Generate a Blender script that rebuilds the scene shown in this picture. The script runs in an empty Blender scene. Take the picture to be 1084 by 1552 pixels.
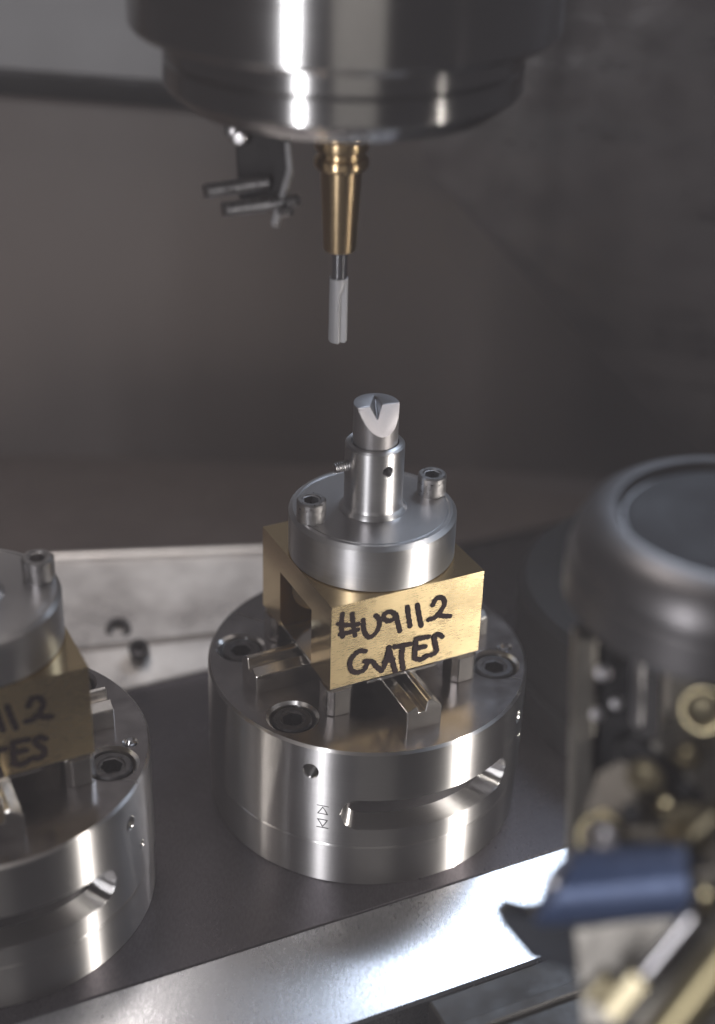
import bpy, bmesh, math, random
from mathutils import Vector, Matrix

random.seed(7)
S = 0.001                       # everything below is written in millimetres
SC = bpy.context.scene
COL = SC.collection
R_ = math.radians

# ------------------------------------------------------------------ camera
CAM = Vector((-4.504, -397.4, 327.66))
PITCH, ROLL, FPX = R_(29.61), R_(1.794), 2320.8
PW, PH = 1084.0, 1552.0
FWD = Vector((0, math.cos(PITCH), -math.sin(PITCH)))
RT0 = Vector((1, 0, 0)); UP0 = RT0.cross(FWD)
RT = RT0 * math.cos(ROLL) + UP0 * math.sin(ROLL)
UP = -RT0 * math.sin(ROLL) + UP0 * math.cos(ROLL)
cd = bpy.data.cameras.new('camera')
cd.sensor_fit = 'VERTICAL'; cd.sensor_height = 36; cd.lens = FPX / PH * 36
cd.clip_start = 0.01; cd.clip_end = 20
cd.dof.use_dof = True; cd.dof.focus_distance = 0.452; cd.dof.aperture_fstop = 4.3
cd.dof.aperture_blades = 0
cam = bpy.data.objects.new('camera', cd); COL.objects.link(cam)
m3 = Matrix((RT, UP, -FWD)).transposed()
cam.matrix_world = Matrix.Translation(CAM * S) @ m3.to_4x4()
SC.camera = cam

# ------------------------------------------------------------------ light
w = bpy.data.worlds.new('World'); SC.world = w; w.use_nodes = True
bg = w.node_tree.nodes['Background']
bg.inputs[0].default_value = (1.0, 0.93, 0.98, 1); bg.inputs[1].default_value = 0.022
vs = SC.view_settings
vs.view_transform = 'Standard'; vs.look = 'None'; vs.exposure = -0.12; vs.gamma = 1.0
vs.use_curve_mapping = False
SC.cycles.use_denoising = True
SC.cycles.max_bounces = 8
SC.cycles.sample_clamp_indirect = 4.0
SC.cycles.caustics_reflective = True

def lamp(name, loc, target, sx, sy, power, color=(1, 1, 1), spread=180):
    l = bpy.data.lights.new(name, 'AREA'); l.shape = 'RECTANGLE'
    l.size = sx * S; l.size_y = sy * S; l.energy = power; l.color = color
    l.spread = R_(spread)
    o = bpy.data.objects.new(name, l); COL.objects.link(o)
    o.location = Vector(loc) * S
    d = (Vector(target) - Vector(loc)).normalized()
    o.rotation_euler = d.to_track_quat('-Z', 'Y').to_euler()
    return o

def on_table(px, py, z=0.0):
    d = FWD * FPX + RT * (px - PW / 2) - UP * (py - PH / 2)
    return CAM + d * ((z - CAM.z) / d.z)

# tall machine lamp, left of the camera; narrow one on the right; work lamp high at the back
lamp('strip_lamp_left', (-240, -500, 190), (-5, 0, 120), 28, 400, 1.7, (0.97, 0.97, 1.0))
lamp('strip_lamp_right', (432, -232, 66), (0, 0, 35), 26, 110, 0.32, (1.0, 0.95, 0.88), 38)
lamp('front_fill_lamp', (120, -900, 190), (0, 0, 150), 420, 300, 0.3, (1.0, 0.95, 0.88))  # added dim fill behind the camera, lifts front faces and the spindle
# mirror direction of the rail, so that the work lamp glints on it
rp = on_table(770, 1375, -2); rn = Vector((0.142 * math.sin(R_(26)), -0.142 * math.cos(R_(26)), 1)).normalized()
vd = (rp - CAM).normalized(); rd_ = vd - 2 * vd.dot(rn) * rn
lamp('work_lamp_back', rp + rd_ * 560, rp, 150, 150, 1.7, (0.71, 0.83, 1.0))
lamp('ceiling_lamp', (-150, 110, 760), (-40, 110, 0), 420, 200, 2.7, (1.0, 0.93, 0.88))

# ------------------------------------------------------------------ materials
MATS = {}
def mat(name, base, rough=0.4, metal=0.0, aniso=0.0, kind=None, amp=0.15, scale=400, bump=0.0,
        bscale=None, col2=None, stretch=(1, 1, 1), spec=0.5, tan='Z', coat=0.0, arot=0.25):
    """Principled surface; kind None = isotropic noise, 'turned' = rings round the local z axis,
    'brushed' = noise stretched along an axis. Colour, roughness and fine relief follow the noise."""
    m = bpy.data.materials.new(name); m.use_nodes = True
    nt = m.node_tree; N = nt.nodes; L = nt.links
    b = N['Principled BSDF']
    b.inputs['Metallic'].default_value = metal
    b.inputs['Specular IOR Level'].default_value = spec
    b.inputs['Anisotropic'].default_value = aniso
    b.inputs['Coat Weight'].default_value = coat
    tc = N.new('ShaderNodeTexCoord')
    vec = None
    if kind == 'turned':
        sp = N.new('ShaderNodeSeparateXYZ'); L.new(tc.outputs['Object'], sp.inputs[0])
        def mth(op, a, b2=None):
            n = N.new('ShaderNodeMath'); n.operation = op
            for i, v in enumerate((a, b2)):
                if v is None: continue
                if isinstance(v, (int, float)): n.inputs[i].default_value = v
                else: L.new(v, n.inputs[i])
            return n.outputs[0]
        r = mth('SQRT', mth('ADD', mth('MULTIPLY', sp.outputs[0], sp.outputs[0]), mth('MULTIPLY', sp.outputs[1], sp.outputs[1])))
        a = mth('ARCTAN2', sp.outputs[1], sp.outputs[0])
        cb = N.new('ShaderNodeCombineXYZ')
        L.new(mth('MULTIPLY', r, 3.0), cb.inputs[0]); L.new(mth('MULTIPLY', sp.outputs[2], 3.0), cb.inputs[1])
        L.new(mth('MULTIPLY', a, 0.0012), cb.inputs[2])
        vec = cb.outputs[0]
    else:
        mp = N.new('ShaderNodeMapping'); L.new(tc.outputs['Object'], mp.inputs[0])
        mp.inputs['Scale'].default_value = stretch
        vec = mp.outputs[0]
    nz = N.new('ShaderNodeTexNoise'); nz.inputs['Scale'].default_value = scale
    nz.inputs['Detail'].default_value = 5; nz.inputs['Roughness'].default_value = 0.65
    L.new(vec, nz.inputs['Vector'])
    # broad smudges
    n2 = N.new('ShaderNodeTexNoise'); n2.inputs['Scale'].default_value = 55
    n2.inputs['Detail'].default_value = 4; L.new(tc.outputs['Object'], n2.inputs['Vector'])
    mx = N.new('ShaderNodeMath'); mx.operation = 'ADD'
    L.new(nz.outputs[0], mx.inputs[0]); L.new(n2.outputs[0], mx.inputs[1])
    mr = N.new('ShaderNodeMapRange'); L.new(mx.outputs[0], mr.inputs[0])
    mr.inputs[1].default_value = 0.7; mr.inputs[2].default_value = 1.3
    mr.inputs[3].default_value = max(0.02, rough * (1 - amp * 1.6)); mr.inputs[4].default_value = rough * (1 + amp * 1.6)
    L.new(mr.outputs[0], b.inputs['Roughness'])
    cr = N.new('ShaderNodeValToRGB'); L.new(nz.outputs[0], cr.inputs[0])
    c2 = col2 or tuple(c * (1 - amp) for c in base)
    cr.color_ramp.elements[0].position = 0.32; cr.color_ramp.elements[0].color = (*c2, 1)
    cr.color_ramp.elements[1].position = 0.68; cr.color_ramp.elements[1].color = (*base, 1)
    L.new(cr.outputs[0], b.inputs['Base Color'])
    if bump:
        bp = N.new('ShaderNodeBump'); bp.inputs['Strength'].default_value = bump
        bp.inputs['Distance'].default_value = 0.0001
        L.new(nz.outputs[0], bp.inputs['Height']); L.new(bp.outputs[0], b.inputs['Normal'])
    if aniso:
        b.inputs['Anisotropic Rotation'].default_value = arot
        tg = N.new('ShaderNodeTangent'); tg.direction_type = 'RADIAL'; tg.axis = tan
        L.new(tg.outputs[0], b.inputs['Tangent'])
    MATS[name] = m
    return m

mat('turned_steel', (0.55, 0.535, 0.53), 0.31, 1, 1.0, 'turned', 0.06, 900, 0.02)
mat('faced_steel', (0.38, 0.355, 0.358), 0.22, 1, 0.0, None, 0.14, 120, 0.01)
mat('faced_flange', (0.50, 0.485, 0.49), 0.30, 1, 0.2, 'turned', 0.05, 900, 0.004)
mat('flange_steel', (0.56, 0.55, 0.555), 0.42, 1, 0.8, 'turned', 0.10, 900, 0.06)
mat('ground_steel', (0.66, 0.63, 0.60), 0.22, 1, 0, None, 0.10, 500, 0.003, stretch=(1, 12, 12))
mat('spindle_steel', (0.52, 0.51, 0.505), 0.24, 1, 0.85, 'turned', 0.08, 700, 0.03)
mat('brass', (0.86, 0.68, 0.40), 0.15, 1, 0, None, 0.05, 260, 0.006, stretch=(1, 8, 14), col2=(0.80, 0.61, 0.34))
mat('brushed_brass', (0.84, 0.67, 0.40), 0.275, 1, 0.6, None, 0.13, 300, 0.006, stretch=(1, 4, 16), col2=(0.74, 0.57, 0.31), tan='X', arot=0.0)
mat('gold_collet', (0.62, 0.46, 0.27), 0.34, 1, 0.8, 'turned', 0.06, 700, 0.02)
mat('chrome', (0.75, 0.75, 0.78), 0.10, 1, 0.3, 'turned', 0.06, 700)
mat('frosted_tool', (0.36, 0.355, 0.37), 0.62, 0.35, 0, None, 0.08, 2500, 0.25)
mat('electrode_steel', (0.30, 0.285, 0.29), 0.38, 0.85, 0, None, 0.08, 1200, 0.05)
mat('lit_facet_steel', (0.58, 0.55, 0.57), 0.5, 0.35, 0, None, 0.06, 1500, 0.03)
mat('dark_steel', (0.085, 0.08, 0.085), 0.38, 0.9, 0, None, 0.2, 700, 0.05)
mat('screw_steel', (0.42, 0.405, 0.405), 0.34, 1, 0, None, 0.2, 900, 0.1)
mat('dark_screw', (0.10, 0.095, 0.098), 0.36, 1, 0, None, 0.2, 900, 0.1)
mat('black_oxide', (0.055, 0.052, 0.056), 0.36, 0.9, 0, None, 0.2, 900, 0.1)
mat('marker_ink', (0.007, 0.004, 0.005), 0.6, 0, 0, None, 0.25, 420, 0.1, spec=0.06, col2=(0.012, 0.007, 0.007))
mat('engraving', (0.03, 0.03, 0.03), 0.6, 0.3, 0, None, 0.2, 900)

# ------------------------------------------------------------------ mesh helpers
def finish(bm, name, material, parent=None, smooth=True, angle=32):
    me = bpy.data.meshes.new(name)
    bm.normal_update(); bm.to_mesh(me); bm.free()
    o = bpy.data.objects.new(name, me); COL.objects.link(o)
    me.materials.append(MATS[material])
    if smooth:
        for p in me.polygons: p.use_smooth = True
        me.set_sharp_from_angle(angle=R_(angle))
    if parent: o.parent = parent
    return o

def v3(x, y, z): return Vector((x, y, z)) * S

def add_lathe(bm, prof, seg=64, mtx=None, flip=False):
    """prof: list of (r, z) or ('hex', across_flats/2, z); first and last with r=0 close the shape."""
    rings = []
    for p in prof:
        hexa = p[0] == 'hex'
        r, z = (p[1], p[2]) if hexa else p
        if r == 0:
            v = Vector((0, 0, z)) * S
            rings.append([bm.verts.new(mtx @ v if mtx else v)]); continue
        ring = []
        for i in range(seg):
            a = 2 * math.pi * i / seg
            rr = r / math.cos(((a + math.pi / 6) % (math.pi / 3)) - math.pi / 6) if hexa else r
            v = Vector((rr * math.cos(a), rr * math.sin(a), z)) * S
            ring.append(bm.verts.new(mtx @ v if mtx else v))
        rings.append(ring)
    for A, B in zip(rings, rings[1:]):
        for i in range(seg):
            j = (i + 1) % seg
            if len(A) == 1 and len(B) == 1: continue
            if len(A) == 1: f = (A[0], B[j], B[i])
            elif len(B) == 1: f = (A[i], A[j], B[0])
            else: f = (A[i], A[j], B[j], B[i])
            bm.faces.new(f)
    return rings

def lathe(name, prof, material, parent=None, seg=64, mtx=None, angle=32):
    bm = bmesh.new(); add_lathe(bm, prof, seg, mtx)
    bmesh.ops.recalc_face_normals(bm, faces=bm.faces)
    return finish(bm, name, material, parent, angle=angle)

def add_box(bm, lo, hi, mtx=None):
    vs_ = []
    for x in (lo[0], hi[0]):
        for y in (lo[1], hi[1]):
            for z in (lo[2], hi[2]):
                v = v3(x, y, z); vs_.append(bm.verts.new(mtx @ v if mtx else v))
    a = vs_
    for f in ((0, 1, 3, 2), (4, 6, 7, 5), (0, 4, 5, 1), (2, 3, 7, 6), (0, 2, 6, 4), (1, 5, 7, 3)):
        bm.faces.new([a[i] for i in f])

def bevel(bm, w_, seg=1):
    bmesh.ops.bevel(bm, geom=list(bm.edges), offset=w_ * S, segments=seg, affect='EDGES', profile=0.5)

def box(name, lo, hi, material, parent=None, bev=0.3, mtx=None):
    bm = bmesh.new(); add_box(bm, lo, hi, mtx)
    bmesh.ops.recalc_face_normals(bm, faces=bm.faces)
    if bev: bevel(bm, bev)
    return finish(bm, name, material, parent, angle=22)

def prism(name, poly, length, material, parent=None, mtx=None, bev=0.0):
    """poly in the local xz plane, pushed along +y by length."""
    bm = bmesh.new()
    def tr(v): return mtx @ v if mtx else v
    A = [bm.verts.new(tr(v3(x, 0, z))) for x, z in poly]
    B = [bm.verts.new(tr(v3(x, length, z))) for x, z in poly]
    bm.faces.new(A); bm.faces.new(list(reversed(B)))
    n = len(poly)
    for i in range(n): bm.faces.new((A[i], B[i], B[(i + 1) % n], A[(i + 1) % n]))
    bmesh.ops.recalc_face_normals(bm, faces=bm.faces)
    if bev: bevel(bm, bev)
    return finish(bm, name, material, parent, angle=22)

def boolean(o, cutters, bevel_w=0):
    par = o.parent; o.parent = None          # cut in the thing's own frame
    for c in cutters:
        md = o.modifiers.new('cut', 'BOOLEAN'); md.object = c; md.operation = 'DIFFERENCE'; md.solver = 'EXACT'
    if bevel_w:
        md = o.modifiers.new('bev', 'BEVEL'); md.width = bevel_w * S; md.segments = 1
        md.limit_method = 'ANGLE'; md.angle_limit = R_(40)
    bpy.context.view_layer.update()
    dg = bpy.context.evaluated_depsgraph_get()
    me = bpy.data.meshes.new_from_object(o.evaluated_get(dg))
    o.modifiers.clear(); old = o.data; nm = old.name
    o.data = me; bpy.data.meshes.remove(old); me.name = nm
    for c in cutters: bpy.data.objects.remove(c, do_unlink=True)
    for p in me.polygons: p.use_smooth = True
    me.set_sharp_from_angle(angle=R_(32))
    o.parent = par
    return o

def round_normals(o, radius, tol=0.06):
    """exact normals on the cylinder wall after cutting"""
    me = o.data
    nl = [None] * len(me.loops)
    cn = me.corner_normals
    for p in me.polygons:
        wall = abs(p.normal.z) < 0.1
        for li in p.loop_indices:
            n = cn[li].vector.copy()
            if wall:
                c = me.vertices[me.loops[li].vertex_index].co
                r = math.hypot(c.x, c.y)
                if abs(r - radius * S) < tol * S and (c.x * p.normal.x + c.y * p.normal.y) / r > 0.98:
                    n = Vector((c.x / r, c.y / r, 0))
            nl[li] = n
    me.normals_split_custom_set(nl)

def faced(o, material, zmin):
    """the flat turned top gets its own finish"""
    o.data.materials.append(MATS[material])
    for p in o.data.polygons:
        if p.normal.z > 0.9 and p.center.z > zmin * S: p.material_index = 1

def empty(name, loc, rz=0, label=None, cat=None, group=None):
    o = bpy.data.objects.new(name, None); COL.objects.link(o)
    o.location = Vector(loc) * S; o.rotation_euler = (0, 0, R_(rz)); o.empty_display_size = 0.01
    tag(o, label, cat, group); return o

def tag(o, label=None, cat=None, group=None, kind=None):
    if label: o['label'] = label
    if cat: o['category'] = cat
    if group: o['group'] = group
    if kind: o['kind'] = kind
    return o

def copy_tree(o, parent=None):
    c = o.copy(); COL.objects.link(c)
    if parent:
        c.parent = parent
    for ch in o.children: copy_tree(ch, c)
    return c

def axis_mtx(p, q):
    """z axis from p towards q (mm points)"""
    p, q = Vector(p), Vector(q)
    return Matrix.Translation(p * S) @ (q - p).to_track_quat('Z', 'Y').to_matrix().to_4x4()

def at(px, py, depth):
    d = FWD * FPX + RT * (px - PW / 2) - UP * (py - PH / 2)
    return CAM + d * (depth / FPX)

def cap_screw(name, r, h, parent, loc, material='screw_steel', z=0.0, rot=0.0, mtx=None):
    prof = [(0, 0), (r, 0), (r, h - 0.5), (r - 0.5, h), (r * 0.66, h), (r * 0.60, h - 0.35),
            ('hex', r * 0.48, h - 0.4), ('hex', r * 0.48, h - r * 0.75), (0, h - r * 0.75 - 0.4)]
    o = lathe(name, prof, material, parent, 48, mtx, angle=28)
    if mtx is None:
        o.location = v3(*loc); o.rotation_euler = (0, 0, rot)
    return o

def thread_prof(r, z0, z1, pitch=0.8):
    p = [(0, z0), (r * 0.72, z0)]
    z = z0 + 0.3
    while z < z1:
        p += [(r, z), (r, z + pitch * 0.2), (r * 0.82, z + pitch * 0.6)]; z += pitch
    p += [(r * 0.82, z1), (0, z1)]
    return p

def ribbon(name, strokes, width, material, parent, mapper, lift=0.03):
    """flat ink strokes: each stroke a rounded band; every stroke and its run sit a hair above the one before"""
    bm = bmesh.new(); k = 0
    for st in strokes:
        wd = width
        if isinstance(st[0], (int, float)): wd = st[0]; st = st[1:]
        # Catmull-Rom resample
        P = [Vector((*p, 0)) for p in st]
        if len(P) == 2: P = [P[0], (P[0] + P[1]) / 2 + Vector((0.08, 0.05, 0)), P[1]]
        Q = []
        ext_ = [2 * P[0] - P[1]] + P + [2 * P[-1] - P[-2]]
        for i in range(len(P) - 1):
            a, b, c, d = ext_[i:i + 4]
            for s in range(6):
                t = s / 6
                Q.append(0.5 * ((2 * b) + (c - a) * t + (2 * a - 5 * b + 4 * c - d) * t * t + (3 * b - a - 3 * c + d) * t ** 3))
        Q.append(P[-1])
        L_, Rr = [], []
        n = len(Q)
        for i, q in enumerate(Q):
            tdir = (Q[min(i + 1, n - 1)] - Q[max(i - 1, 0)]).normalized()
            nn = Vector((-tdir.y, tdir.x, 0))
            hw = wd / 2 * (1 + 0.10 * math.sin(i * 0.9 + k) + random.uniform(-.06, .06))
            k += 1; h = lift + k * 0.0006
            L_.append(bm.verts.new(mapper(q + nn * hw, h))); Rr.append(bm.verts.new(mapper(q - nn * hw, h)))
        for i in range(n - 1): bm.faces.new((L_[i], L_[i + 1], Rr[i + 1], Rr[i]))
        for e, sgn in ((0, -1), (n - 1, 1)):
            tdir = (Q[min(e + 1, n - 1)] - Q[max(e - 1, 0)]).normalized() * sgn
            nn = Vector((-tdir.y, tdir.x, 0))
            h = lift + (k - (n - 1 - e)) * 0.0006
            arc = [bm.verts.new(mapper(Q[e] + (nn * math.cos(a) + tdir * math.sin(a)) * wd / 2, h))
                   for a in [math.pi * j / 6 for j in range(1, 6)]]
            ends = [L_[e], *arc, Rr[e]] if sgn > 0 else [Rr[e], *arc, L_[e]]
            bm.faces.new(ends)
        k += 8
    return finish(bm, name, material, parent, smooth=False)

# ================================================================== SETTING
AX = 26.0                                   # the machine axes are turned 26 degrees to the camera
ca, sa = math.cos(R_(AX)), math.sin(R_(AX))
TM = Matrix.Rotation(R_(AX), 4, 'Z')

def table_material(name, base, rough, scratch=0.0, dark=0.5):
    m = bpy.data.materials.new(name); m.use_nodes = True
    nt = m.node_tree; N = nt.nodes; L = nt.links; b = N['Principled BSDF']
    b.inputs['Metallic'].default_value = 0.9
    tc = N.new('ShaderNodeTexCoord')
    n1 = N.new('ShaderNodeTexNoise'); n1.inputs['Scale'].default_value = 1300; n1.inputs['Detail'].default_value = 6
    n1.inputs['Roughness'].default_value = 0.7
    n2 = N.new('ShaderNodeTexNoise'); n2.inputs['Scale'].default_value = 28; n2.inputs['Detail'].default_value = 6
    mp = N.new('ShaderNodeMapping'); mp.inputs['Scale'].default_value = (1, 0.35, 1)
    mp.inputs['Rotation'].default_value = (0, 0, R_(20))
    L.new(tc.outputs['Object'], mp.inputs[0]); L.new(mp.outputs[0], n1.inputs['Vector']); L.new(tc.outputs['Object'], n2.inputs['Vector'])
    mul = N.new('ShaderNodeMath'); mul.operation = 'MULTIPLY'
    L.new(n1.outputs[0], mul.inputs[0]); L.new(n2.outputs[0], mul.inputs[1])
    cr = N.new('ShaderNodeValToRGB'); L.new(mul.outputs[0], cr.inputs[0])
    cr.color_ramp.elements[0].position = 0.12; cr.color_ramp.elements[0].color = (*[c * dark for c in base], 1)
    cr.color_ramp.elements[1].position = 0.36; cr.color_ramp.elements[1].color = (*base, 1)
    L.new(cr.outputs[0], b.inputs['Base Color'])
    mr = N.new('ShaderNodeMapRange'); L.new(mul.outputs[0], mr.inputs[0])
    mr.inputs[1].default_value = 0.1; mr.inputs[2].default_value = 0.4
    mr.inputs[3].default_value = rough * 1.2; mr.inputs[4].default_value = rough * 0.85
    L.new(mr.outputs[0], b.inputs['Roughness'])
    bp = N.new('ShaderNodeBump'); bp.inputs['Strength'].default_value = 0.06; bp.inputs['Distance'].default_value = 0.0002
    hsrc = n1.outputs[0]
    if scratch:
        vo = N.new('ShaderNodeTexVoronoi'); vo.feature = 'DISTANCE_TO_EDGE'; vo.inputs['Scale'].default_value = 60
        mp2 = N.new('ShaderNodeMapping'); mp2.inputs['Scale'].default_value = (2.2, 0.25, 1)
        mp2.inputs['Rotation'].default_value = (0, 0, R_(-38))
        L.new(tc.outputs['Object'], mp2.inputs[0]); L.new(mp2.outputs[0], vo.inputs['Vector'])
        lt = N.new('ShaderNodeMath'); lt.operation = 'LESS_THAN'; lt.inputs[1].default_value = 0.006
        L.new(vo.outputs['Distance'], lt.inputs[0])
        ms = N.new('ShaderNodeMath'); ms.operation = 'MULTIPLY'; ms.inputs[1].default_value = -scratch
        L.new(lt.outputs[0], ms.inputs[0])
        ad = N.new('ShaderNodeMath'); ad.operation = 'ADD'; L.new(n1.outputs[0], ad.inputs[0]); L.new(ms.outputs[0], ad.inputs[1])
        hsrc = ad.outputs[0]
    L.new(hsrc, bp.inputs['Height']); L.new(bp.outputs[0], b.inputs['Normal'])
    MATS[name] = m
table_material('table_steel', (0.15, 0.138, 0.152), 0.29, 0.0, 0.5)
table_material('rail_steel', (0.50, 0.50, 0.52), 0.25, 0.8, 0.6)

# table plate: ends 55.5 mm in front of the chuck axis; the chamfered rail slopes down from there
tb = box('table', (-420, -55.0, -30), (420, 330, 0), 'table_steel', None, 0.5, TM)
tag(tb, kind='structure')
bm = bmesh.new()
prof = [(-55.06, -0.4), (-55.5, -0.05), (-88, -4.6), (-89, -5.4), (-89, -30), (-55.06, -30)]
A = [bm.verts.new(TM @ v3(-420, y, z)) for y, z in prof]
B = [bm.verts.new(TM @ v3(420, y, z)) for y, z in prof]
bm.faces.new(A); bm.faces.new(list(reversed(B)))
for i in range(6): bm.faces.new((A[i], B[i], B[(i + 1) % 6], A[(i + 1) % 6]))
bmesh.ops.recalc_face_normals(bm, faces=bm.faces)
tag(finish(bm, 'table_rail', 'rail_steel', None, smooth=False), kind='structure')
mat('bed_iron', (0.07, 0.068, 0.072), 0.5, 0.6, 0, None, 0.25, 150, 0.1)
tag(box('machine_bed', (-420, -700, -60), (420, 600, -32), 'bed_iron', None, 1.0, TM), kind='structure')

mat('deck_paint', (0.080, 0.062, 0.056), 0.5, 0.0, 0, None, 0.2, 20, 0.0)
tag(box('rear_deck', (-420, 118, 0.4), (420, 330, 3), 'deck_paint', None, 0.5, TM), kind='structure')
# back of the enclosure
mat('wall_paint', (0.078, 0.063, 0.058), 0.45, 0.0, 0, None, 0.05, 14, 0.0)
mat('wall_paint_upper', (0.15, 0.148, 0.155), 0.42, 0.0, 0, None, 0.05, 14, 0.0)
mat('cover_paint', (0.062, 0.051, 0.049), 0.5, 0.2, 0, None, 0.4, 9, 0.0, stretch=(1, 1, 7))
def wall(name, px0, px1, py0, py1, y, material, thick=12, tilt=0.0, yaw=0.0):
    def pt(px, py):
        d = FWD * FPX + RT * (px - PW / 2) - UP * (py - PH / 2)
        return CAM + d * ((y - CAM.y) / d.y)
    a, b = pt(px0, (py0 + py1) / 2), pt(px1, (py0 + py1) / 2)
    t, u = pt((px0 + px1) / 2, py0), pt((px0 + px1) / 2, py1)
    c = Vector(((a.x + b.x) / 2, y, (t.z + u.z) / 2))
    hw, hh = (b - a).length / 2, (t - u).length / 2
    mt = Matrix.Translation(c * S) @ Matrix.Rotation(R_(yaw), 4, 'Z') @ Matrix.Rotation(R_(tilt), 4, 'Y')
    return tag(box(name, (-hw, 0, -hh), (hw, thick, hh), material, None, 2, mt), kind='structure')
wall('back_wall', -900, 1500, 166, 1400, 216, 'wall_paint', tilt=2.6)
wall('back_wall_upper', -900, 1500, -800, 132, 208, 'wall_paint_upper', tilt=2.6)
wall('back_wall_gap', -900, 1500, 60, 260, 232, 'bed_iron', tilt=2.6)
mat('gap_shade_black', (0.008, 0.008, 0.009), 0.7, 0.0, 0, None, 0.1, 60, spec=0.1)
wall('panel_gap_shade', -900, 1500, 136, 168, 203, 'gap_shade_black', 4, tilt=2.6)  # black strip stands in for the shade in the gap between panels
# sloping telescopic cover on the right
bm = bmesh.new()
def wy(px, py, y):
    d = FWD * FPX + RT * (px - PW / 2) - UP * (py - PH / 2)
    return CAM + d * ((y - CAM.y) / d.y)
quad = [wy(560, -250, 440), wy(1500, -250, 330), wy(1500, 900, 330), wy(900, 640, 420)]
quad = [wy(600, -300, 196), wy(1500, -300, 150), wy(1500, 1000, 150), wy(1000, 640, 180), wy(640, 250, 196)]
F_ = [bm.verts.new(q * S) for q in quad]; Bk = [bm.verts.new((q + Vector((0, 14, 0))) * S) for q in quad]
bm.faces.new(F_); bm.faces.new(list(reversed(Bk)))
for i in range(5): bm.faces.new((F_[i], Bk[i], Bk[(i + 1) % 5], F_[(i + 1) % 5]))
bmesh.ops.recalc_face_normals(bm, faces=bm.faces)
tag(finish(bm, 'slide_cover', 'cover_paint', None, smooth=False), 'dark brown sloping slide cover behind the spindle on the right', 'cover')

# pale sheet metal ledge behind the chucks
mat('sheet_metal', (0.86, 0.82, 0.79), 0.34, 0.45, 0, None, 0.25, 22, 0.02, col2=(0.50, 0.46, 0.44))
lroot = empty('sheet_metal_ledge', (-80, 70, 0), 0, 'pale stained sheet metal ledge behind the two chucks, bolted and seamed', 'ledge')
def slab(name, pts, th, material, parent, bev=0.4):
    """polygon of world mm points given thickness along its own normal (away from the camera)"""
    bm = bmesh.new()
    pts = [Vector(p) for p in pts]
    n = (pts[1] - pts[0]).cross(pts[2] - pts[0]).normalized()
    if n.dot(CAM - pts[0]) > 0: n = -n
    off = parent.location / S if parent else Vector()
    A = [bm.verts.new((p - off) * S) for p in pts]; B = [bm.verts.new((p + n * th - off) * S) for p in pts]
    bm.faces.new(A); bm.faces.new(list(reversed(B)))
    k = len(pts)
    for i in range(k): bm.faces.new((A[i], B[i], B[(i + 1) % k], A[(i + 1) % k]))
    bmesh.ops.recalc_face_normals(bm, faces=bm.faces)
    if bev: bevel(bm, bev)
    return finish(bm, name, material, parent, angle=22)
p_mid = [on_table(x, y, 8) for x, y in ((84, 992), (350, 963))]
p_bot = [on_table(x, y, 1) for x, y in ((96, 1066), (180, 1046), (350, 1006))]
p_top = [on_table(x, y, 15) for x, y in ((78, 847), (600, 828))]
slab('lower_strip', [p_bot[0], p_bot[1], p_bot[2], on_table(600, 955, 1), on_table(600, 938, 7), p_mid[1], p_mid[0]], 3, 'sheet_metal', lroot)
slab('back_sheet', [p_mid[0] + Vector((0, .5, 2)), p_mid[1] + Vector((0, .5, 2)), on_table(600, 934, 10), p_top[1], p_top[0]], 3, 'sheet_metal', lroot)
o = lathe('rolled_edge', [(0, 0), (2.2, 0), (2.2, (p_top[1] - p_top[0]).length), (0, (p_top[1] - p_top[0]).length)], 'sheet_metal', lroot, 24,
          Matrix.Translation(-lroot.location) @ axis_mtx(p_top[0], p_top[1]))
for i, (x, y, r) in enumerate(((180, 957, 4.6), (211, 986, 3.6))):
    c = on_table(x, y, 10)
    cap_screw('bolt', r, 5, lroot, None, 'black_oxide', mtx=Matrix.Translation(-lroot.location) @ axis_mtx(c + Vector((0, 2, -2)), c + Vector((0, -6, 8))))

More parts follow.
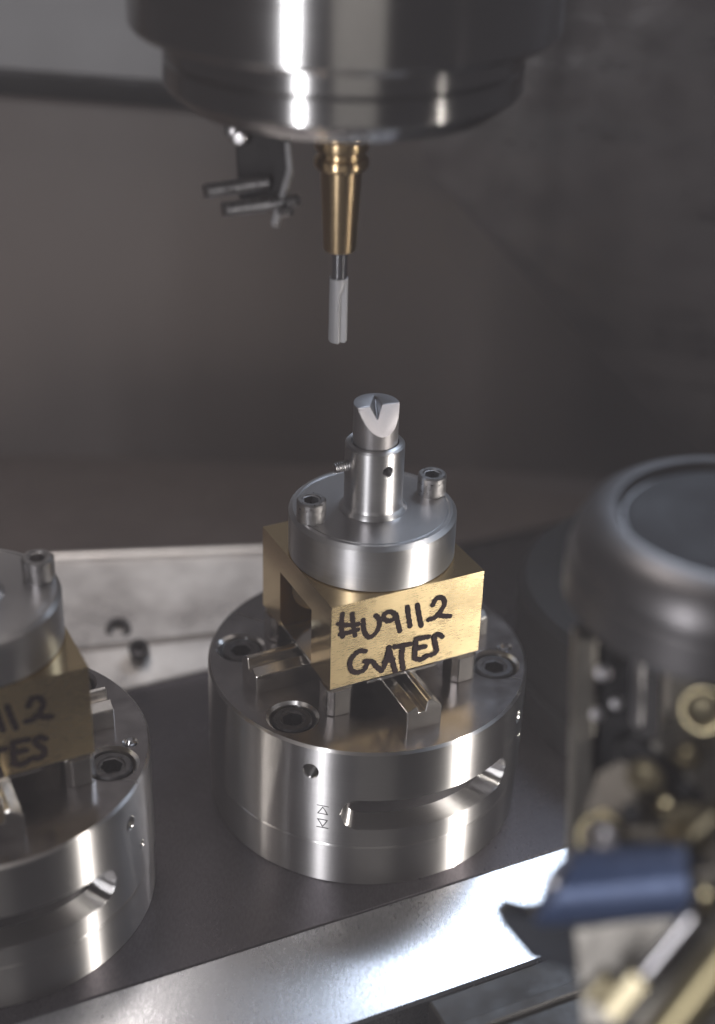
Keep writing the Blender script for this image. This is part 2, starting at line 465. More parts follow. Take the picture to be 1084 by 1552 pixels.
# ================================================================== CHUCK
ROT = 27.0
def make_chuck():
    root = empty('round_chuck', (0, 0, 0), ROT)
    lathe('lower_ring', [(0, 0), (49.2, 0), (49.6, .4), (49.6, 14.4), (49.2, 14.9), (0, 14.9)], 'turned_steel', root, 256)
    body = lathe('body', [(0, 15.1), (49.5, 15.1), (50, 15.6), (50, 49.7), (49.3, 50.5), (0, 50.5)], 'turned_steel', root, 256)
    cut = []
    BO = [(-150, 40), (151, 40), (-32, 40), (30, 40)]
    for a, r in BO:
        c = lathe('cut', [(0, 43.5), (7.0, 43.5), (7.0, 49.6), (8.0, 50.6), (8.0, 52), (0, 52)], 'turned_steel', None, 48)
        c.location = v3(r * math.cos(R_(a)), r * math.sin(R_(a)), 0); cut.append(c)
    # long curved slot
    bm = bmesh.new(); cols = []
    a0, a1, zc, hh = -124.6, -57.0, 27.6, 5.3
    n = 60
    for i in range(n + 1):
        # denser near the rounded ends
        t = 0.5 - 0.5 * math.cos(math.pi * i / n)
        a = a0 + (a1 - a0) * t
        d = min(a - a0, a1 - a) * math.pi / 180 * 50
        h = math.sqrt(max(0.05, hh * hh - max(0, hh - d) ** 2)) if d < hh else hh
        col = []
        for r, g in ((16, 0), (49.45, 0), (50.9, 0.8)):
            for s in (-1, 1):
                z = zc + s * (h + g)
                aa = R_(a)
                if i in (0, n): aa += (-1 if i == 0 else 1) * g / 50
                col.append(bm.verts.new(v3(r * math.cos(aa), r * math.sin(aa), z)))
        cols.append(col)
    for A, B in zip(cols, cols[1:]):
        for q in ((0, 1), (1, 3), (3, 5), (5, 4), (4, 2), (2, 0)):
            bm.faces.new((A[q[0]], A[q[1]], B[q[1]], B[q[0]]))
    for c_ in (cols[0], cols[-1]): bm.faces.new([c_[j] for j in (0, 1, 3, 5, 4, 2)])
    bmesh.ops.recalc_face_normals(bm, faces=bm.faces)
    cut.append(finish(bm, 'cut', 'turned_steel'))
    for a, z, r, dep in ((-135.4, 41.7, 2.3, 9), (-47.3, 40.7, 1.9, 9), (-40, 28, 1.2, 4)):
        d = Vector((math.cos(R_(a)), math.sin(R_(a)), 0))
        cut.append(lathe('cut', [(0, 0), (r, 0), (r, dep - 0.3), (r + 1.6, dep + 1.3), (0, dep + 1.3)], 'turned_steel', None, 32,
                         axis_mtx(d * (50 - dep) + Vector((0, 0, z)), d * 55 + Vector((0, 0, z)))))
    lathe('inner_sleeve', [(0, 19), (42.5, 19), (42.5, 36), (0, 36)], 'black_oxide', root, 96)
    # small dowel hole and two radial witness grooves on the top
    d = Vector((44.2 * math.cos(R_(-18.9)), 44.2 * math.sin(R_(-18.9)), 0))
    c = lathe('cut', [(0, 44), (1.9, 44), (1.9, 50), (2.6, 50.8), (0, 50.8)], 'turned_steel', None, 32); c.location = d * S; cut.append(c)
    for a in (-40, 127.5):
        c = box('cut', (37, -0.25, 50.1), (52, 0.25, 51), 'turned_steel', None, 0); c.rotation_euler = (0, 0, R_(a)); cut.append(c)
    boolean(body, cut); round_normals(body, 50); faced(body, 'faced_steel', 50.0)
    for a, r in BO:
        cap_screw('socket_screw', 6.0, 6.4, root, (r * math.cos(R_(a)), r * math.sin(R_(a)), 43.5), 'dark_screw', rot=a)
    pin = lathe('dowel_pin', [(0, 44), (1.5, 44), (1.5, 50.8), (0.9, 51.6), (0, 51.7)], 'chrome', root, 32); pin.location = d * S
    # four prismatic jaws: two prongs, one taller, with a channel between
    def jaw(ang, mir):
        sec = [(-5.6, 0), (-5.6, 6.6), (-2.6, 8.2), (-1.7, 5.8), (0.3, 5.8), (0.9, 9.2), (2.0, 9.8), (5.6, 6.6), (5.6, 0)]
        if mir: sec = [(-x, z) for x, z in sec]
        mt = Matrix.Rotation(R_(ang), 4, 'Z') @ Matrix.Translation(v3(0, -40.2, 50.35))
        o = prism('jaw', sec, 24, 'ground_steel', root, mt, 0.22)
        return o
    jaw(-2, False); jaw(-90, True); jaw(90, False); jaw(180, True)
    # engraved pair of triangles
    def mp(q, h):
        a = R_(-130.9) + q.x / 50; r = 50 + h
        return v3(r * math.cos(a), r * math.sin(a), q.y)
    tri = [[(-1.7, 29.6), (1.7, 29.6)], [(0, 29.2), (-1.5, 26.6)], [(0, 29.2), (1.5, 26.6)], [(-1.5, 26.6), (1.5, 26.6)],
           [(-1.5, 24.4), (1.5, 24.4)], [(-1.5, 24.4), (0, 21.8)], [(1.5, 24.4), (0, 21.8)], [(-1.7, 21.4), (1.7, 21.4)]]
    ribbon('engraved_mark', tri, 0.30, 'engraving', root, mp, 0.01)
    return root

def make_holder():
    root = empty('electrode_holder', (0, 0, 50.5), ROT)
    DZ = -50.5
    blk = box('brass_block', (-25, -25, 60.8 + DZ), (25, 25, 89.4 + DZ), 'brass', root, 0)
    c1 = box('cut', (-40, -11.5, 40 + DZ), (40, 11.5, 80.6 + DZ), 'brass', None, 0)
    c2 = lathe('cut', [(0, 0), (9.3, 0), (9.3, 60), (0, 60)], 'brass', None, 48, axis_mtx((-11.6, 5, 73.2 + DZ), (-11.6, 60, 73.2 + DZ)))
    boolean(blk, [c1, c2], 0.35)
    blk.data.materials.append(MATS['brushed_brass'])     # the written face was brushed lengthwise
    for p in blk.data.polygons:
        if p.normal.y < -0.95 and p.center.y < -24 * S: p.material_index = 1
    # the handwriting, traced on the front face (mm on the face)
    ribbon('handwriting', INK, 1.68, 'marker_ink', blk, lambda q, h: v3(q.x, -25 - h, q.y + DZ), 0.02)
    pl = box('centring_plate', (-24, -24, 59.6 + DZ), (24, 24, 60.6 + DZ), 'ground_steel', root, 0.15)
    box('plate_tongue', (-13, -25.3, 59.5 + DZ), (10, -23.5, 60.5 + DZ), 'ground_steel', pl, 0.12)
    for sx in (-1, 1):
        for sy in (-1, 1):
            bm = bmesh.new(); h = 4.3; k = 1.7
            o8 = [(-h + k, -h), (h - k, -h), (h, -h + k), (h, h - k), (h - k, h), (-h + k, h), (-h, h - k), (-h, -h + k)]
            lo = [bm.verts.new(v3(x, y, 50.6 + DZ)) for x, y in o8]; hi = [bm.verts.new(v3(x, y, 59.5 + DZ)) for x, y in o8]
            bm.faces.new(list(reversed(lo))); bm.faces.new(hi)
            for i in range(8): bm.faces.new((lo[i], lo[(i + 1) % 8], hi[(i + 1) % 8], hi[i]))
            bevel(bm, 0.25)
            f = finish(bm, 'foot', 'ground_steel', root, angle=15); f.location = v3(21 * sx, 21 * sy, 0)
    fl = lathe('flange', [(0, 89.6 + DZ), (24.8, 89.6 + DZ), (25.1, 89.9 + DZ), (25.1, 103.0 + DZ), (23.9, 104.2 + DZ), (23.0, 104.2 + DZ),
                     (22.8, 103.9 + DZ), (22.3, 103.9 + DZ), (22.1, 104.1 + DZ), (0, 104.1 + DZ)], 'flange_steel', root, 192)
    faced(fl, 'faced_flange', 103.8 + DZ)
    post = lathe('post', [(0, 104 + DZ), (10.2, 104.2 + DZ), (9.8, 104.9 + DZ), (9.0, 105.6 + DZ), (8.75, 106.6 + DZ), (8.75, 125.2 + DZ),
                          (8.2, 125.8 + DZ), (7.0, 125.9 + DZ), (7.0, 123.5 + DZ), (0, 123.4 + DZ)], 'flange_steel', root, 128)
    cut = []
    for a in (-90,):
        d = Vector((math.cos(R_(a)), math.sin(R_(a)), 0))
        cut.append(lathe('cut', [(0, 0), (1.55, 0), (1.55, 5.9), (2.3, 6.8), (0, 6.8)], 'flange_steel', None, 32,
                         axis_mtx(d * 2.5 + Vector((0, 0, 119.7 + DZ)), d * 20 + Vector((0, 0, 119.7 + DZ)))))
    boolean(post, cut); round_normals(post, 8.75)
    # grub screw on the left of the post
    ss = lathe('set_screw', thread_prof(1.65, 0, 6.2, 0.75) , 'screw_steel', root, 32, axis_mtx((-6.8, 0, 119.6 + DZ), (-20, 0, 119.6 + DZ)))
    lathe('set_screw', [(0, 0), (1.4, 0), (1.4, 0.9), ('hex', 0.75, 0.9), ('hex', 0.75, 0.3), (0, 0.2)], 'black_oxide', root, 24,
          axis_mtx((0, -4.6, 119.7 + DZ), (0, -20, 119.7 + DZ)))
    for sx in (-1, 1):
        cap_screw('cap_screw', 4.35, 6.6, root, (20 * sx, 0.4, 104.1 + DZ), 'screw_steel', rot=0.4 * sx)
    # electrode: round stub, slanted facet on the front, notch across its top
    el = lathe('electrode', [(0, 122 + DZ), (6.6, 122 + DZ), (6.6, 138.0 + DZ), (0, 138.0 + DZ)], 'electrode_steel', root, 96)
    el.rotation_euler = (0, 0, R_(-ROT))                # the facet faces the operator
    bm = bmesh.new()
    # facet wedge
    y0, z0, y1, z1 = -6.55, 130.2, -1.0, 139.2
    dy, dz = (y1 - y0) / (z1 - z0), 1
    pts = [(y0 - dy * 4, z0 - 4), (y1 + dy * 3, z1 + 3), (-20, z1 + 3), (-20, z0 - 4)]
    A = [bm.verts.new(v3(-12, y, z + DZ)) for y, z in pts]; B = [bm.verts.new(v3(12, y, z + DZ)) for y, z in pts]
    bm.faces.new(A); bm.faces.new(list(reversed(B)))
    for i in range(4): bm.faces.new((A[i], B[i], B[(i + 1) % 4], A[(i + 1) % 4]))
    bmesh.ops.recalc_face_normals(bm, faces=bm.faces)
    rz = Matrix.Rotation(R_(22), 4, 'Z')
    bmesh.ops.transform(bm, matrix=rz, verts=bm.verts)
    k1 = finish(bm, 'cut', 'electrode_steel', smooth=False)
    bm = bmesh.new()
    vp = [(-5.2, 139.3), (-0.5, 132.4), (-0.4, 132.1), (0.4, 132.1), (0.5, 132.4), (4.6, 139.3), (4.6, 145), (-5.2, 145)]
    A = [bm.verts.new(v3(x, -12, z + DZ)) for x, z in vp]; B = [bm.verts.new(v3(x * 0.25, 4.6, (z if z > 140 else 139.5 - (139.5 - z) * 0.3) + DZ)) for x, z in vp]
    bm.faces.new(A); bm.faces.new(list(reversed(B)))
    for i in range(8): bm.faces.new((A[i], B[i], B[(i + 1) % 8], A[(i + 1) % 8]))
    bmesh.ops.recalc_face_normals(bm, faces=bm.faces)
    bmesh.ops.transform(bm, matrix=Matrix.Rotation(R_(5), 4, 'Z'), verts=bm.verts)
    k2 = finish(bm, 'cut', 'electrode_steel', smooth=False)
    for k in (k1, k2): k.rotation_euler = el.rotation_euler; 
    el.parent = None
    boolean(el, [k1, k2], 0.12); round_normals(el, 6.6)
    el.parent = root
    el.data.materials.append(MATS['lit_facet_steel'])
    for p in el.data.polygons:                          # ground facet, its brightness put into a paler colour
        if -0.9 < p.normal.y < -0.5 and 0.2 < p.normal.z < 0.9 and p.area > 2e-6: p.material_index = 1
    return root

# handwriting strokes: picture trace brought onto the face (see face() below)
def face(px, py):
    th = R_(ROT); n = Vector((math.sin(th), -math.cos(th), 0)); u = Vector((math.cos(th), math.sin(th), 0))
    d = FWD * FPX + RT * (px - PW / 2) - UP * (py - PH / 2)
    p = CAM + d * ((n * 25 - CAM).dot(n) / d.dot(n))
    return (p.dot(u), p.z)
RAW = [
    [(126, 218), (119, 295), (128, 368)], [(190, 218), (197, 290), (209, 360)], [(98, 284), (160, 292), (230, 286)], [(110, 352), (165, 340), (226, 322)],
    [(262, 258), (266, 318), (284, 360), (310, 370), (345, 342), (368, 292), (364, 250), (344, 228)],
    [(478, 222), (440, 203), (403, 218), (398, 248), (430, 264), (468, 246), (478, 222), (488, 270), (503, 330)],
    [(553, 172), (560, 235), (570, 298)], [(618, 158), (630, 230), (644, 295)],
    [(718, 160), (742, 118), (782, 112), (796, 150), (768, 205), (730, 242), (692, 255)], [(752, 222), (790, 232), (832, 232)],
    [(276, 462), (238, 462), (196, 495), (174, 540), (186, 588), (222, 602), (266, 585), (288, 545)], [(272, 528), (322, 530), (346, 560), (384, 590)],
    [(432, 438), (418, 500), (398, 568)], [(430, 442), (450, 515), (472, 590)], [(400, 530), (458, 516)],
    [(468, 434), (520, 424), (574, 414)], [(522, 432), (514, 500), (524, 574)],
    [(692, 366), (655, 372), (612, 382)], [(610, 382), (604, 440), (598, 506)], [(598, 508), (640, 516), (682, 490)], [(608, 446), (668, 430)],
    [(780, 366), (758, 350), (730, 366), (736, 420), (742, 462), (706, 486)],
]
INK = [[face(490 + x / 4.336, 880 + y / 4.336) for x, y in st] for st in RAW]

chuck = make_chuck()
tag(chuck, 'round polished steel chuck with its curved side slot and arrow mark fully in view', 'chuck', 'round chucks on the table')
holder = make_holder()
tag(holder, 'brass electrode holder marked #U9112 GATES standing on the central chuck', 'electrode holder', 'marked brass electrode holders')
OFF = Vector((-111.6, -54.2, 0)) * S
c2 = copy_tree(chuck); c2.location = chuck.location + OFF
tag(c2, 'round steel chuck cut off by the left edge of the picture', 'chuck')
h2 = copy_tree(holder); h2.location = holder.location + Vector((-108.2, -54.8, 0)) * S
# the second block was written on by hand again
for b_ in h2.children:
    if b_.name.startswith('brass_block'):
        for i_ in list(b_.children): bpy.data.objects.remove(i_, do_unlink=True)
        raw2 = RAW[:-1] + [[(782, 362), (755, 352), (728, 372), (740, 402), (766, 424), (760, 462), (726, 480), (704, 478)]]
        ink2 = []
        for st in raw2:
            jx, jy, js = random.uniform(-9, 9), random.uniform(-8, 8), random.uniform(0.94, 1.06)
            mx_ = sum(p[0] for p in st) / len(st); my_ = sum(p[1] for p in st) / len(st)
            ink2.append([face(490 + (mx_ + (x - mx_) * js + jx * .5) / 4.336, 880 + (my_ + (y - my_) * js + jy * .5) / 4.336) for x, y in st])
        ribbon('handwriting', ink2, 1.75, 'marker_ink', b_, lambda q, h: v3(q.x, -25 - h, q.y - 50.5), 0.02)
tag(h2, 'brass electrode holder cut off by the left edge, only its right half in view', 'electrode holder')

# ================================================================== SPINDLE
SX, SY = -11.8, 10.0
sp = empty('machine_spindle', (SX, SY, 222), 0, 'big round polished steel spindle head hanging from the top edge', 'spindle')
q = 222
lathe('housing', [(0, 241.4 - q), (54.8, 241.4 - q), (56, 242.8 - q), (56, 330 - q), (0, 330 - q)], 'spindle_steel', sp, 192)
lathe('front_ring', [(0, 234.2 - q), (47.0, 234.2 - q), (47.4, 234.8 - q), (47.4, 239.6 - q), (48.6, 240.4 - q), (48.6, 241.3 - q), (0, 241.3 - q)], 'spindle_steel', sp, 192)
lathe('end_cap', [(0, 222 - q), (30, 222 - q), (42, 222.4 - q), (46.6, 226.2 - q), (47.4, 227.4 - q), (47.4, 233.4 - q), (46.8, 234.0 - q), (0, 234.0 - q)], 'spindle_steel', sp, 192)
co = lathe('nose', [(0, 214 - q), (13, 214 - q), (14, 215 - q), (14, 221.9 - q), (0, 221.9 - q)], 'dark_steel', sp, 96)
g = empty('collet', (SX, SY, 180), 0, 'tapered golden collet under the spindle head gripping a slim tool', 'collet')
q = 180
lathe('sleeve', [(0, 180.1 - q), (4.2, 180.1 - q), (4.55, 180.6 - q), (5.7, 202.6 - q), (5.9, 203.4 - q), (0, 203.4 - q)], 'gold_collet', g, 96)
lathe('collar', [(0, 203.5 - q), (6.9, 203.5 - q), (7.5, 204.4 - q), (7.5, 205.9 - q), (7.1, 206.6 - q), (6.5, 206.9 - q), (6.5, 208.2 - q),
                 (7.1, 208.6 - q), (7.4, 209.2 - q), (7.4, 211.4 - q), (8.4, 212.4 - q), (8.4, 213.9 - q), (0, 213.9 - q)], 'gold_collet', g, 96)
t = empty('cutting_tool', (SX, SY, 152.6), 0, 'slim tool with bright shank and frosted grey tip in the golden collet', 'tool')
q = 152.6
lathe('shank', [(0, 172 - q), (2.3, 172 - q), (2.3, 180.0 - q), (0, 180.0 - q)], 'chrome', t, 64)
tip = lathe('tip', [(0, 152.6 - q), (2.4, 152.6 - q), (2.68, 153.1 - q), (2.6, 171.9 - q), (0, 171.9 - q)], 'frosted_tool', t, 64)
bm = bmesh.new()
vp = [(1.2, 0), (8, 0), (8, 17.5), (3.0, 17.5), (1.25, 14.2)]
vp = [(0.9, -3), (8, -3), (8, 18.6), (2.6, 18.6), (0.9, 14.4)]
A = [bm.verts.new(v3(x, -8, z)) for x, z in vp]; B = [bm.verts.new(v3(x, -0.9, z)) for x, z in vp]
bm.faces.new(A); bm.faces.new(list(reversed(B)))
for i in range(5): bm.faces.new((A[i], B[i], B[(i + 1) % 5], A[(i + 1) % 5]))
bmesh.ops.recalc_face_normals(bm, faces=bm.faces)
bmesh.ops.transform(bm, matrix=Matrix.Rotation(R_(-14), 4, 'Z'), verts=bm.verts)
k = finish(bm, 'cut', 'frosted_tool', smooth=False)
tip.parent = None
boolean(tip, [k], 0.1); tip.parent = t

# sensor bracket on the left of the spindle
DB = 405
def P(px, py, d=DB): return at(px, py, d)
mat('bracket_black', (0.05, 0.046, 0.047), 0.5, 0.5, 0, None, 0.2, 300, 0.05)
mat('bright_plate', (0.50, 0.49, 0.50), 0.45, 0.8, 0, None, 0.15, 500, 0.05)
b0 = P(395, 200)
br = empty('probe_bracket', b0, 0, 'dark bracket with bent bright plate hanging left under the spindle', 'bracket')
o_ = Matrix.Translation(-br.location)
slab('block', [P(356, 196), P(440, 196), P(437, 262), P(418, 312), P(362, 300), P(358, 240)], 9, 'bracket_black', br, 0.6)
slab('bent_plate', [P(431, 214, 402), P(440, 214, 402), P(444, 256, 402), P(421, 340, 402), P(410, 338, 402), P(434, 256, 402)], 6, 'bright_plate', br, 0.3)
lathe('screw', [(0, 0), (1.8, 0), (2.1, .5), (2.1, 2.6), (1.5, 3.3), (0, 3.5)], 'screw_steel', br, 32, o_ @ axis_mtx(P(366, 206, 404), P(358, 214, 399)))
lathe('screw', [(0, 0), (2.0, 0), (2.0, 2.2), (1.4, 2.6), (0, 2.7)], 'screw_steel', br, 32, o_ @ axis_mtx(P(355, 197, 404), P(346, 199, 400)))
for i, (e, s) in enumerate((((309, 290), (404, 276)), ((337, 318), (430, 306)))):
    a_, b_ = P(*e, 398), P(*s, 404)
    ln = (b_ - a_).length
    lathe('threaded_rod', thread_prof(2.05, 0, ln, 1.0), 'screw_steel', br, 32, o_ @ axis_mtx(a_, b_))
for (e, s) in (((452, 303), (436, 305)), ((441, 318), (426, 320))):
    a_, b_ = P(*e, 401), P(*s, 403)
    lathe('rod_end', [(0, 0), (1.2, 0), (1.7, .5), (1.7, (b_ - a_).length), (0, (b_ - a_).length)], 'screw_steel', br, 24, o_ @ axis_mtx(a_, b_))

# ================================================================== RIGHT SIDE
mat('black_rubber', (0.012, 0.012, 0.014), 0.5, 0.0, 0, 'turned', 0.15, 500, 0.1, spec=0.25)
ped = empty('round_pedestal', (112, 55, 0), 0, 'black ribbed round pedestal behind the round cap on the right', 'pedestal')
lathe('drum', [(0, 0), (59, 0), (59.5, 1), (59.5, 14), (58, 15), (58, 20), (59.5, 21), (59.5, 44), (57, 46.5), (40, 47), (0, 47)], 'black_rubber', ped, 128)
lathe('neck', [(0, 47.1), (34, 47.1), (34, 62), (32, 64), (0, 64)], 'black_rubber', ped, 96)

mat('cap_metal', (0.15, 0.142, 0.145), 0.40, 0.8, 0.3, 'turned', 0.12, 400, 0.05)
mat('cap_recess', (0.045, 0.043, 0.047), 0.6, 0.0, 0, 'turned', 0.15, 400, 0.05, spec=0.05)
cc = at(1097, 905, 352)
hd = empty('measuring_head', (cc.x, cc.y, 0), 0, 'large grey round cap with dark recessed top on posts at the right edge', 'measuring head')
zb = cc.z
lathe('cap', [(0, zb), (36.2, zb), (36.9, zb + 0.8), (36.9, zb + 9), (36.0, zb + 10.2), (36.3, zb + 11), (35.6, zb + 14.5), (33.4, zb + 18.6), (30.2, zb + 20.8),
              (27, zb + 21.4), (26, zb + 20.6), (25.2, zb + 19.2), (0, zb + 19)], 'cap_metal', hd, 128)
lathe('cap_recess', [(0, zb + 19.1), (25, zb + 19.1), (24.6, zb + 19.5), (0, zb + 19.7)], 'cap_recess', hd, 96)

mat('bracket_metal', (0.19, 0.176, 0.158), 0.42, 0.75, 0, None, 0.15, 200, 0.05)
mat('dark_bracket', (0.045, 0.044, 0.047), 0.45, 0.6, 0, None, 0.2, 200, 0.05)
mat('zinc', (0.30, 0.26, 0.175), 0.36, 1.0, 0, None, 0.12, 300, 0.05)
mat('bright_steel', (0.62, 0.60, 0.62), 0.30, 1.0, 0, None, 0.12, 300, 0.05)
oh = Matrix.Translation(-hd.location)
def post_plate(name, x0, x1, y0, y1, d, th, material):
    return slab(name, [at(x0, y0, d), at(x1, y0, d), at(x1 - (y1 - y0) * .03, y1, d + (y1 - y0) * .055), at(x0 - (y1 - y0) * .03, y1, d + (y1 - y0) * .055)], th, material, hd, 0.7)
post_plate('post', 874, 906, 968, 1330, 345, 9, 'bracket_metal')
post_plate('post', 907, 962, 968, 1330, 349, 12, 'dark_bracket')
post_plate('post_edge', 963, 979, 966, 1105, 344, 7, 'bright_steel')
post_plate('post', 1012, 1120, 985, 1200, 348, 9, 'bracket_metal')
for (x, y, r, d) in ((914, 1020, 1.9, 346), (905, 1082, 1.6, 346), (935, 1066, 1.4, 346)):
    a_ = at(x, y, d)
    lathe('bolt', [(0, 0), (r, 0), (r, 1.6), (r * .75, 2.2), (0, 2.4)], 'bright_steel', hd, 32, oh @ axis_mtx(a_, a_ + (CAM - a_) * .05))
# arms that carry the coolant nozzle
arm = empty('nozzle_bracket', at(1000, 1250, 325), 0, 'brown grey bracket arm with yellow zinc bolts in the right foreground', 'bracket')
oa = Matrix.Translation(-arm.location)
TORUS = [(4.6 + 1.1 * math.cos(2 * math.pi * i / 12), 0.8 + 1.1 * math.sin(2 * math.pi * i / 12)) for i in range(13)]
mat('ring_metal', (0.34, 0.29, 0.18), 0.22, 1.0, 0, None, 0.12, 300, 0.05)
slab('arm_plate', [at(1010, 1100, 338), at(1110, 1070, 338), at(1110, 1235, 330), at(1082, 1215, 330), at(985, 1125, 336)], 9, 'bracket_metal', arm, 0.8)
slab('arm_plate', [at(905, 1168, 336), at(945, 1148, 336), at(1090, 1265, 322), at(1110, 1330, 318), at(862, 1330, 322), at(868, 1268, 326)], 10, 'bracket_metal', arm, 0.8)
slab('back_plate', [at(930, 1120, 352), at(1110, 1120, 352), at(1110, 1330, 345), at(900, 1330, 345)], 6, 'dark_bracket', arm, 0.6)
def bolt(name, x, y, d, r, h, parent, off, material='zinc', tilt=(0, 0, 0)):
    a_ = at(x, y, d); n_ = ((CAM - a_).normalized() + Vector(tilt)).normalized()
    return cap_screw(name, r, h, parent, None, material, mtx=off @ axis_mtx(a_, a_ + n_ * 10))
lathe('washer', TORUS, 'ring_metal', arm, 48, oa @ axis_mtx(at(1068, 1075, 334), at(1068, 1075, 334) + Vector((-.5, -.8, .45)) * 10))
bolt('bolt', 1072, 1078, 333, 3.6, 4, arm, oa, 'zinc', (-.5, 0, .2))
bolt('bolt', 982, 1182, 328, 3.6, 5, arm, oa, 'zinc', (-.4, 0, .4))
lathe('washer', TORUS, 'ring_metal', arm, 48, oa @ axis_mtx(at(914, 1268, 322), at(914, 1268, 322) + Vector((-.35, -.8, .6)) * 10))
bolt('bolt', 920, 1275, 320, 3.2, 4, arm, oa, 'bright_steel', (-.3, 0, .4))
bolt('bolt', 1052, 1262, 316, 5.0, 6, arm, oa, 'zinc', (-.4, 0, .3))

# blue nozzle
mat('blue_plastic', (0.055, 0.085, 0.18), 0.38, 0.3, 0, None, 0.2, 300, 0.03)
mat('blue_dark', (0.012, 0.016, 0.028), 0.5, 0.0, 0, None, 0.2, 300, 0.03)
n0, n1 = at(812, 1348, 322), at(1056, 1330, 308)
nz = empty('coolant_nozzle', n0, 0, 'blue tubular coolant nozzle pointing left over the bright rail', 'nozzle')
ln = (n1 - n0).length
nzt = lathe('tube', [(0, 0), (7.2, 0), (7.6, .6), (7.6, ln), (0, ln)], 'blue_plastic', nz, 64, Matrix.Translation(-nz.location) @ axis_mtx(n0, n1))
# slanted mouth
cx_ = [at(740, 1440, 322), at(810, 1378, 322), at(868, 1286, 322), at(740, 1240, 322)]
bm = bmesh.new()
d_ = FWD * 40
A = [bm.verts.new((p - d_) * S) for p in cx_]; B = [bm.verts.new((p + d_) * S) for p in cx_]
bm.faces.new(A); bm.faces.new(list(reversed(B)))
for i in range(4): bm.faces.new((A[i], B[i], B[(i + 1) % 4], A[(i + 1) % 4]))
bmesh.ops.recalc_face_normals(bm, faces=bm.faces)
k = finish(bm, 'cut', 'blue_plastic', smooth=False)
nzt.parent = None; nzt.location = nz.location; bpy.context.view_layer.update()
boolean(nzt, [k], 0.3)
nzt.parent = nz; nzt.location = (0, 0, 0)
a_ = at(843, 1337, 314)  # bright stud added in place of the white highlight on the tube
lathe('tube_glint', [(0, 0), (1.4, 0), (1.4, .8), (0.8, 1.3), (0, 1.4)], 'bright_steel', nz, 24, Matrix.Translation(-nz.location) @ axis_mtx(a_, a_ + Vector((-.3, -.7, .7)) * 5))
hc = empty('hose_clamp', at(830, 1430, 325), 0, 'dark blue wedge shaped clamp under the blue nozzle', 'clamp')
slab('jaw', [at(755, 1399, 328), at(770, 1380, 328), at(806, 1390, 328), at(870, 1378, 326), at(895, 1480, 326), at(803, 1456, 328)], 12, 'blue_dark', hc, 0.6)
slab('cheek', [at(866, 1404, 318), at(1040, 1378, 310), at(1062, 1440, 308), at(985, 1560, 312), at(880, 1560, 318)], 9, 'bracket_metal', hc, 0.8)

# rods low on the right
rd = empty('clamp_rod', at(1000, 1450, 300), 0, 'thin bright steel rod with a shiny screw end, bottom right corner', 'rod')
o2 = Matrix.Translation(-rd.location)
a_, b_ = at(950, 1512, 302), at(1052, 1388, 296)
lathe('shaft', [(0, 0), (1.9, 0), (1.9, (b_ - a_).length), (0, (b_ - a_).length)], 'bright_steel', rd, 32, o2 @ axis_mtx(a_, b_))
a_, b_ = at(930, 1536, 302), at(976, 1480, 300)
lathe('nut', [(0, 0), ('hex', 3.2, 0), ('hex', 3.2, (b_ - a_).length), (0, (b_ - a_).length)], 'zinc', rd, 24, o2 @ axis_mtx(a_, b_))
a_, b_ = at(896, 1510, 306), at(926, 1478, 304)
lathe('screw', [(0, 0), (2.4, 0), (2.4, (b_ - a_).length), (0, (b_ - a_).length)], 'zinc', rd, 32, o2 @ axis_mtx(a_, b_))
mat('yellow_rod', (0.30, 0.255, 0.15), 0.35, 0.9, 0, None, 0.12, 200, 0.05)
a_, b_ = at(985, 1600, 288), at(1140, 1405, 280)
yr = lathe('guide_rod', [(0, 0), (4.2, 0), (4.6, .6), (4.6, (b_ - a_).length), (0, (b_ - a_).length)], 'yellow_rod', None, 64, axis_mtx(a_, b_))
tag(yr, 'thick yellow brass coloured rod slanting out of the bottom right corner', 'rod')
# hydraulic fittings and hose that fill the right edge
ft = empty('hose_fitting', at(1050, 1275, 312), 0, 'stubby yellow hex fitting with a black hose at the right edge above the nozzle', 'fitting')
of = Matrix.Translation(-ft.location)
a_, b_ = at(1022, 1292, 314), at(1090, 1228, 306)
lf = (b_ - a_).length
lathe('hex_body', [(0, 0), ('hex', 4.2, 0), ('hex', 4.4, .6), ('hex', 4.4, lf * .5), (3.0, lf * .52), (3.0, lf), (0, lf)], 'zinc', ft, 24, of @ axis_mtx(a_, b_))
def hose(name, pts, r, material, parent, off):
    bm = bmesh.new(); P_ = [Vector(p) for p in pts]; rings = []
    Q = []
    E_ = [2 * P_[0] - P_[1]] + P_ + [2 * P_[-1] - P_[-2]]
    for i in range(len(P_) - 1):
        a, b, c, d = E_[i:i + 4]
        for k_ in range(8):
            u = k_ / 8
            Q.append(0.5 * ((2 * b) + (c - a) * u + (2 * a - 5 * b + 4 * c - d) * u * u + (3 * b - a - 3 * c + d) * u ** 3))
    Q.append(P_[-1])
    for i, c in enumerate(Q):
        d = (Q[min(i + 1, len(Q) - 1)] - Q[max(0, i - 1)]).normalized()
        m_ = d.to_track_quat('Z', 'Y').to_matrix()
        rings.append([bm.verts.new(off @ ((c + m_ @ Vector((r * math.cos(t_), r * math.sin(t_), 0))) * S)) for t_ in [2 * math.pi * j / 20 for j in range(20)]])
    for A, B in zip(rings, rings[1:]):
        for j in range(20): bm.faces.new((A[j], A[(j + 1) % 20], B[(j + 1) % 20], B[j]))
    bm.faces.new(list(reversed(rings[0]))); bm.faces.new(rings[-1])
    bmesh.ops.recalc_face_normals(bm, faces=bm.faces)
    return finish(bm, name, material, parent)
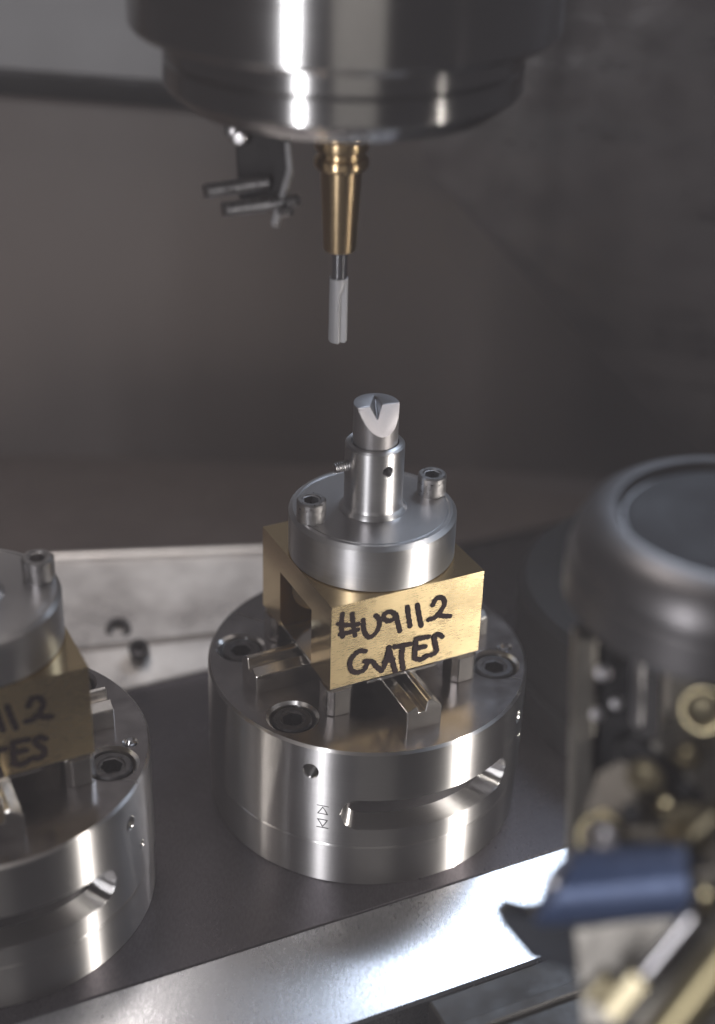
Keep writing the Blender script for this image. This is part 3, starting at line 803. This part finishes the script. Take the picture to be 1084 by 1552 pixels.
hose('hose', [at(1022, 1290, 315), at(1000, 1316, 318), at(1010, 1372, 318), at(1060, 1405, 312), at(1130, 1400, 305)], 3.0, 'dark_bracket', ft, of)
bolt('bolt', 1046, 1150, 332, 2.6, 4, arm, oa, 'ring_metal', (-.5, 0, .5))
bolt('bolt', 962, 1238, 322, 2.4, 4, arm, oa, 'dark_bracket', (-.4, 0, .4))
bolt('bolt', 1012, 1225, 322, 2.2, 3, arm, oa, 'ring_metal', (-.4, 0, .4))
slab('gap_shade_strip', [at(935, 1128, 342), at(960, 1108, 342), at(1086, 1216, 330), at(1072, 1238, 330)], 5, 'dark_bracket', arm, 0.6)  # dark strip added for the shaded diagonal gap between the arm plates
slab('side_plate', [at(1048, 1322, 306), at(1120, 1312, 304), at(1120, 1430, 302), at(1066, 1436, 303), at(1044, 1392, 305)], 6, 'bracket_metal', arm, 0.7)
bolt('bolt', 1074, 1366, 302, 2.6, 4, arm, oa, 'ring_metal', (-.4, 0, .3))
# dark slide bar lying in front of the rail
mat('slide_black', (0.045, 0.043, 0.043), 0.42, 0.6, 0, None, 0.25, 200, 0.08)
sl = empty('slide_bar', on_table(646, 1530, -4), AX, 'black grooved slide bar in front of the bright rail, bottom edge', 'bar')
box('bar', (0, -34, -20), (150, -0.5, 4), 'slide_black', sl, 0.8)
box('groove_lip', (1, -16, 4.1), (150, -12, 6), 'slide_black', sl, 0.5)

# thin coolant mist inside the enclosure
mm = bpy.data.materials.new('mist'); mm.use_nodes = True
nt = mm.node_tree
for n_ in list(nt.nodes):
    if n_.type == 'BSDF_PRINCIPLED': nt.nodes.remove(n_)
pv = nt.nodes.new('ShaderNodeVolumePrincipled'); pv.inputs['Density'].default_value = 0.12
pv.inputs['Color'].default_value = (1.0, 0.93, 0.95, 1)
nt.links.new(pv.outputs[0], nt.nodes['Material Output'].inputs['Volume'])
MATS['mist'] = mm
hz = box('haze', (-1300, -1400, -62), (1300, 1000, 1000), 'mist', None, 0)
tag(hz, 'thin pale coolant mist filling the air of the machine', 'mist', kind='stuff')
